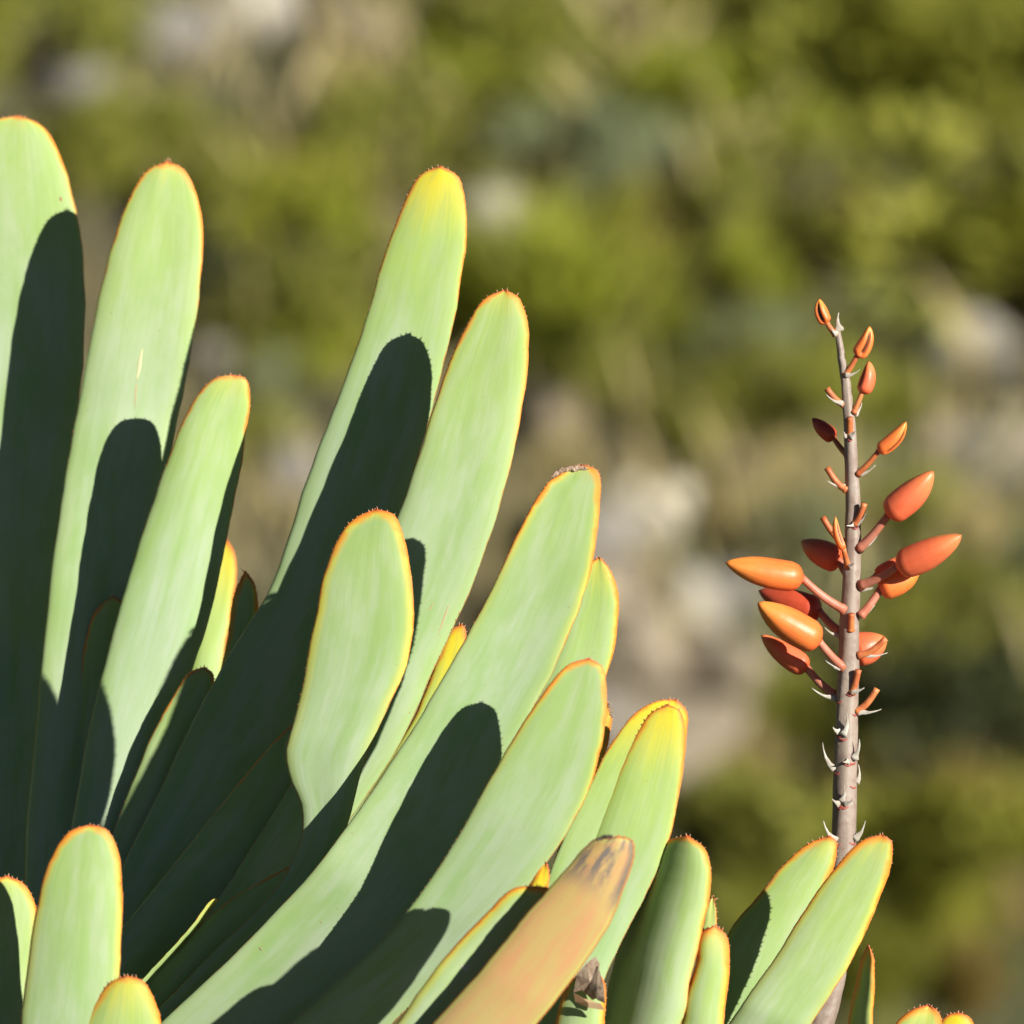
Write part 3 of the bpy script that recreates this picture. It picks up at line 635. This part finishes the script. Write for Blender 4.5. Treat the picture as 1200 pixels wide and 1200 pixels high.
def stems_mesh(seed):
    r = random.Random(seed); V, F = [], []
    for _ in range(9):
        a = r.uniform(0, 6.28); e = Vector((math.cos(a)*r.uniform(.15, .5), math.sin(a)*r.uniform(.15, .5), r.uniform(.35, .7))); k = len(V); w_ = .018
        for p, ww in ((Vector((0, 0, -.05)), w_), (e*.5+Vector((0, 0, .05)), w_*.7), (e, w_*.3)):
            V.extend([p+Vector((ww, 0, 0)), p+Vector((-ww*.5, ww*.87, 0)), p+Vector((-ww*.5, -ww*.87, 0))])
        for lv in (0, 3):
            for j in range(3): F.append((k+lv+j, k+lv+(j+1) % 3, k+lv+3+(j+1) % 3, k+lv+3+j))
    me = bpy.data.meshes.new('stem'); me.from_pydata([tuple(v) for v in V], [], F); me.update(); return me
def fol(name, c1, c2, tr=0.3): return simple(name, c1, c2, 5.0, 0.6, trans=tr)
M_F = {'olive': fol('foliage_olive', (0.219, 0.235, 0.033), (0.367, 0.370, 0.060)), 'bright': fol('foliage_bright', (0.266, 0.302, 0.025), (0.450, 0.472, 0.050)), 'dark': fol('foliage_dark', (0.036, 0.050, 0.015), (0.072, 0.083, 0.020), .15),
       'grey': fol('foliage_grey', (0.246, 0.293, 0.140), (0.400, 0.431, 0.238)), 'rust': fol('foliage_rust', (0.26, 0.19, 0.05), (0.36, 0.27, 0.08)), 'straw': fol('foliage_straw', (0.462, 0.385, 0.169), (0.616, 0.524, 0.262)), 'yellow': fol('foliage_yellow', (0.301, 0.305, 0.038), (0.427, 0.429, 0.063))}
M_TWIG = simple('twig', (0.13, 0.09, 0.05), (0.2, 0.15, 0.09), 20, 0.85)
COLW = {'olive': 'olive-green', 'bright': 'bright green', 'dark': 'dark green', 'grey': 'grey-green', 'rust': 'rusty brown', 'straw': 'straw-coloured', 'yellow': 'yellow-green'}
ROCKS = []
def near_rock(x, y):
    n = sorted(ROCKS, key=lambda q: math.hypot(q[0]-x, q[1]-y))[0]; e = (x-n[0], y-n[1])
    rel = 'uphill of' if e[1] > abs(e[0])*.8 else 'downhill of' if -e[1] > abs(e[0])*.8 else 'alongside'
    return rel + ' the ' + n[2]
ST = stems_mesh(3)
def proto_mesh(col, kind, var):
    key = (col, kind, var)
    if key not in SH:
        me = foliage_mesh(kind, hash((kind, var, len(col))) % 9999 if False else 100*var+len(col)*7+len(kind)); me.materials.append(M_F[col]); SH[key] = me
    return SH[key]
ST.materials.append(M_TWIG)
shrubs = 0
def shrub(x, y, size, col, kind='round', hgt=1.0, place=None):
    global shrubs; shrubs += 1
    name = 'grass_tuft' if kind == 'tuft' else 'shrub'
    r = empty(name, (x, y, terrain(x, y)-0.01)); r.rotation_euler.z = random.uniform(0, 6.28); r.scale = (size, size, size*hgt); r.scale.x *= random.uniform(.8, 1.35); r.rotation_euler.x = random.uniform(-.25, .25)
    what = COLW[col] + ({'tuft': ' tussock of thin blades', 'spiky': ' shrub with upright spiky leaves', 'mat': ' low spreading shrub', 'round': ' rounded leafy shrub'}[kind])
    sz = 'large ' if size > 0.2 else 'small '
    lab = sz + what + (' ' + place if place else ' growing loose among the grass of the slope')
    tag(r, lab, 'grass tuft' if kind == 'tuft' else 'shrub', 'scrub: ' + lab)
    f = bpy.data.objects.new('foliage', proto_mesh(col, kind, random.randint(0, 2))); COL.objects.link(f); f.parent = r
    if kind != 'tuft':
        s = bpy.data.objects.new('stem', ST); COL.objects.link(s); s.parent = r

M_ROCK = {}
for nm, a, b in (('pale', (0.34, 0.31, 0.25), (0.50, 0.46, 0.385)), ('cream', (0.50, 0.45, 0.33), (0.68, 0.62, 0.47)), ('grey', (0.22, 0.20, 0.175), (0.35, 0.325, 0.285)), ('tan', (0.28, 0.23, 0.16), (0.40, 0.335, 0.24))):
    M_ROCK[nm] = simple('rock_'+nm, a, b, 7, 0.85, 0.7, 0.02)
def rock(x, y, size, col, label, flat=0.7, group=None):
    bm = bmesh.new(); bmesh.ops.create_icosphere(bm, subdivisions=4, radius=1.0); sd = random.uniform(0, 99)
    planes = [(Vector((random.gauss(0, 1), random.gauss(0, 1), random.gauss(0, .8))).normalized(), random.uniform(.45, .8)) for _ in range(9)]
    for v in bm.verts:
        p = v.co.copy(); q = mnoise.noise(p*0.9+Vector((sd, 0, 0)))*.38+mnoise.noise(p*2.3+Vector((0, sd, 0)))*.16+mnoise.noise(p*6+Vector((0, sd, 3)))*.05
        cell = mnoise.voronoi(p*1.1+Vector((sd, sd, 0)))[0][0]
        v.co = p*(0.82+q+0.22*cell)
        for pn, po in planes:
            e = v.co.dot(pn)-po
            if e > 0: v.co -= pn*e*0.85
        v.co.x *= 1.25; v.co.z *= flat
    me = bpy.data.meshes.new('rock'); bm.to_mesh(me); bm.free(); me.materials.append(M_ROCK[col])
    me.polygons.foreach_set('use_smooth', np.ones(len(me.polygons), bool))
    o = bpy.data.objects.new('rock', me); COL.objects.link(o); o.location = (x, y, terrain(x, y)+size*flat*0.35); o.scale = (size,)*3; o.rotation_euler = (random.uniform(-.3, .3), random.uniform(-.3, .3), random.uniform(0, 6))
    tag(o, label, 'rock', group)

BGS = 17.0*S/DIST                        # metres for one drawing unit out on the slope
# stones that can be told apart
for px, py, r_, col, lab in ((85,105,42,'grey','grey stone on the slope above the leftmost aloe leaf'),(205,45,55,'grey','broad grey stone on the slope above the two leftmost leaf tips'),(300,15,50,'pale','pale stone at the upper edge of the slope, right of the grey stones'),
        (420,150,34,'tan','small tan stone on the slope between the tall upright leaves'),(590,248,42,'pale','pale stone just right of the tallest yellow-tipped leaf'),(785,208,28,'grey','small grey stone amid green shrubs high on the slope'),
        (755,605,52,'cream','bright cream boulder right of the chewed red-tipped leaf'),(705,650,60,'grey','grey boulder in front of the cream boulder'),(790,700,48,'pale','pale stone below the cream boulder, left of the buds'),(730,780,70,'tan','broad tan stone below the cream boulder'),
        (830,800,60,'tan','tan stone on the slope left of the lowest buds'),(1140,420,58,'pale','large pale boulder right of the top of the flower spike'),(1185,545,50,'pale','pale stone below the large boulder, right of the orange buds'),(1105,520,30,'tan','small tan stone below the large pale boulder'),
        (680,720,72,'tan','wide tan slab between the chewed leaf and the pale stones'),(770,860,66,'tan','low tan slab at the foot of the stony patch'),(845,700,44,'grey','grey slab beside the long left bud'),(700,850,50,'grey','grey slab behind the yellow-tipped leaf'),(250,425,24,'grey','small grey stone behind the gap between the left leaves'),(640,500,36,'tan','small tan stone between the slanting leaf and the spike'),(880,545,36,'tan','low tan stone left of the spike above the buds'),(340,560,44,'grey','grey stone seen in the gap beside the tall leaf'),(1180,330,30,'tan','small tan stone above the large pale boulder'),(1100,690,30,'grey','small grey stone below the outermost right bud'),(430,40,40,'tan','tan stone at the upper edge of the slope')):
    x, y = hit(px, py+r_*0.4); ROCKS.append((x, y, ' '.join(lab.split()[:3]).replace(' on', '').replace(' in', '').replace(' at', '').replace(' just', '').replace(' amid', '').replace(' right', '').replace(' below', ''))); rock(x, y, r_*BGS*1.25, col, lab)
# shrubs whose place and colour can be made out
for px, py, r_, col, kind in ((560,110,95,'bright','round'),(470,170,80,'olive','round'),(850,120,100,'bright','spiky'),(760,120,80,'bright','round'),(1120,90,110,'bright','round'),(1010,120,90,'olive','spiky'),(960,60,60,'dark','round'),(700,130,55,'dark','round'),
        (640,70,80,'olive','round'),(720,255,55,'rust','round'),(760,285,48,'rust','spiky'),(690,330,60,'yellow','round'),(640,300,70,'bright','tuft'),(820,260,70,'olive','spiky'),(880,330,85,'bright','spiky'),(900,240,80,'olive','round'),(1010,270,70,'rust','tuft'),(1150,170,80,'yellow','round'),
        (1150,250,60,'dark','round'),(1080,300,80,'straw','tuft'),(700,410,60,'dark','round'),(640,400,60,'yellow','tuft'),(800,400,80,'bright','tuft'),(880,430,80,'grey','tuft'),(760,470,70,'olive','spiky'),(840,520,60,'yellow','tuft'),(930,480,80,'olive','spiky'),(1060,400,60,'grey','spiky'),(1040,470,70,'olive','tuft'),
        (700,210,70,'grey','spiky'),(330,180,60,'rust','tuft'),(260,200,70,'olive','round'),(140,190,80,'olive','spiky'),(140,20,70,'olive','round'),(20,60,80,'olive','round'),(390,90,60,'straw','tuft'),(300,260,70,'yellow','spiky'),(290,330,70,'dark','round'),(360,360,80,'olive','round'),(380,270,70,'bright','round'),(420,330,60,'olive','spiky'),(330,440,70,'grey','tuft'),(300,520,60,'olive','tuft'),(380,430,70,'bright','spiky'),
        (560,190,60,'olive','round'),(580,330,60,'bright','tuft'),(660,560,45,'straw','tuft'),(880,600,70,'straw','tuft'),(850,640,36,'straw','tuft'),(930,640,70,'grey','tuft'),(920,560,60,'straw','tuft'),(1080,600,80,'olive','tuft'),(1150,620,60,'straw','tuft'),(1130,720,80,'olive','round'),(1180,700,60,'dark','round'),(1060,760,80,'yellow','tuft'),(1100,830,70,'dark','round'),(1160,880,90,'dark','round'),(1040,900,80,'yellow','tuft'),(1080,960,80,'rust','spiky'),(1160,980,80,'rust','round'),(1190,1060,70,'straw','tuft'),(1080,1070,90,'yellow','tuft'),(1130,1150,80,'rust','tuft'),(890,900,60,'straw','tuft'),(860,960,80,'olive','tuft'),(930,860,70,'olive','tuft'),(880,1060,90,'olive','tuft'),(840,900,50,'straw','tuft'),(930,970,60,'straw','tuft'),(1000,1090,80,'olive','tuft'),(1020,1150,80,'olive','tuft'),(1200,790,70,'olive','spiky'),(1010,620,60,'straw','tuft'),(780,870,50,'straw','tuft'),(640,620,40,'olive','tuft'),(1050,30,80,'olive','spiky'),(880,20,80,'olive','round'),(790,20,80,'yellow','round'),(1180,20,80,'bright','spiky'),(540,20,80,'olive','round'),(430,110,50,'straw','tuft')):
    x, y = hit(px, py+r_*0.55); shrub(x, y, r_*BGS*random.uniform(1.15, 1.5), col, kind, random.uniform(.9, 1.25), place=near_rock(x, y))
# the same scrub further along the slope on both sides and above
cols = ['olive']*5+['bright']*3+['yellow']*2+['grey']*2+['straw']*2+['dark']*2+['rust']
k = 0
while k < 210:
    x = random.uniform(-4.8, 4.8); y = random.uniform(12.3, 20.5)
    hx, hy = abs(x)/(y*0.055), y
    if hx < 1.05 and 13.5 < y < 17.5 and random.random() < 0.85: continue
    c = random.choice(cols); shrub(x, y, random.uniform(.22, .5), c, 'tuft' if c == 'straw' else random.choice(['round', 'round', 'spiky', 'tuft', 'mat']), random.uniform(.7, 1.0)); k += 1
# low dry grass and ground cover
def ground_cover(name, n, cols_, label, hlo, hhi, clump):
    V, F, MI = [], [], []
    for _ in range(n):
        x = random.gauss(0, 3.2); y = random.uniform(10.5, 27)
        if mnoise.noise((x*clump, y*clump, 3.3)) < -0.05: continue
        z = terrain(x, y) if False else None
        a = random.uniform(0, 6.28); h = random.uniform(hlo, hhi); l = abs(random.gauss(0, .5)); s = 0.006
        V.append((x, y, h, a, l)); 
    out, F = [], []
    for x, y, h, a, l in V:
        z = terrain(x, y)-.01; k = len(out); c, s = math.cos(a), math.sin(a); w_ = .007
        out += [(x-s*w_, y+c*w_, z), (x+s*w_, y-c*w_, z), (x+c*l*h*.5, y+s*l*h*.5, z+h*.6), (x+c*l*h*1.1, y+s*l*h*1.1, z+h)]
        F += [(k, k+1, k+2), (k+1, k+3, k+2)]
    o = link_mesh(name, out, F, cols_, smooth=False); tag(o, label, 'grass', kind='stuff')
ground_cover('dry_grass', 40000, M_F['straw'], 'sparse dry straw-coloured grass across the hillside', .06, .26, 0.9)
ground_cover('green_grass', 22000, M_F['olive'], 'short olive-green grass across the hillside', .04, .14, 0.7)
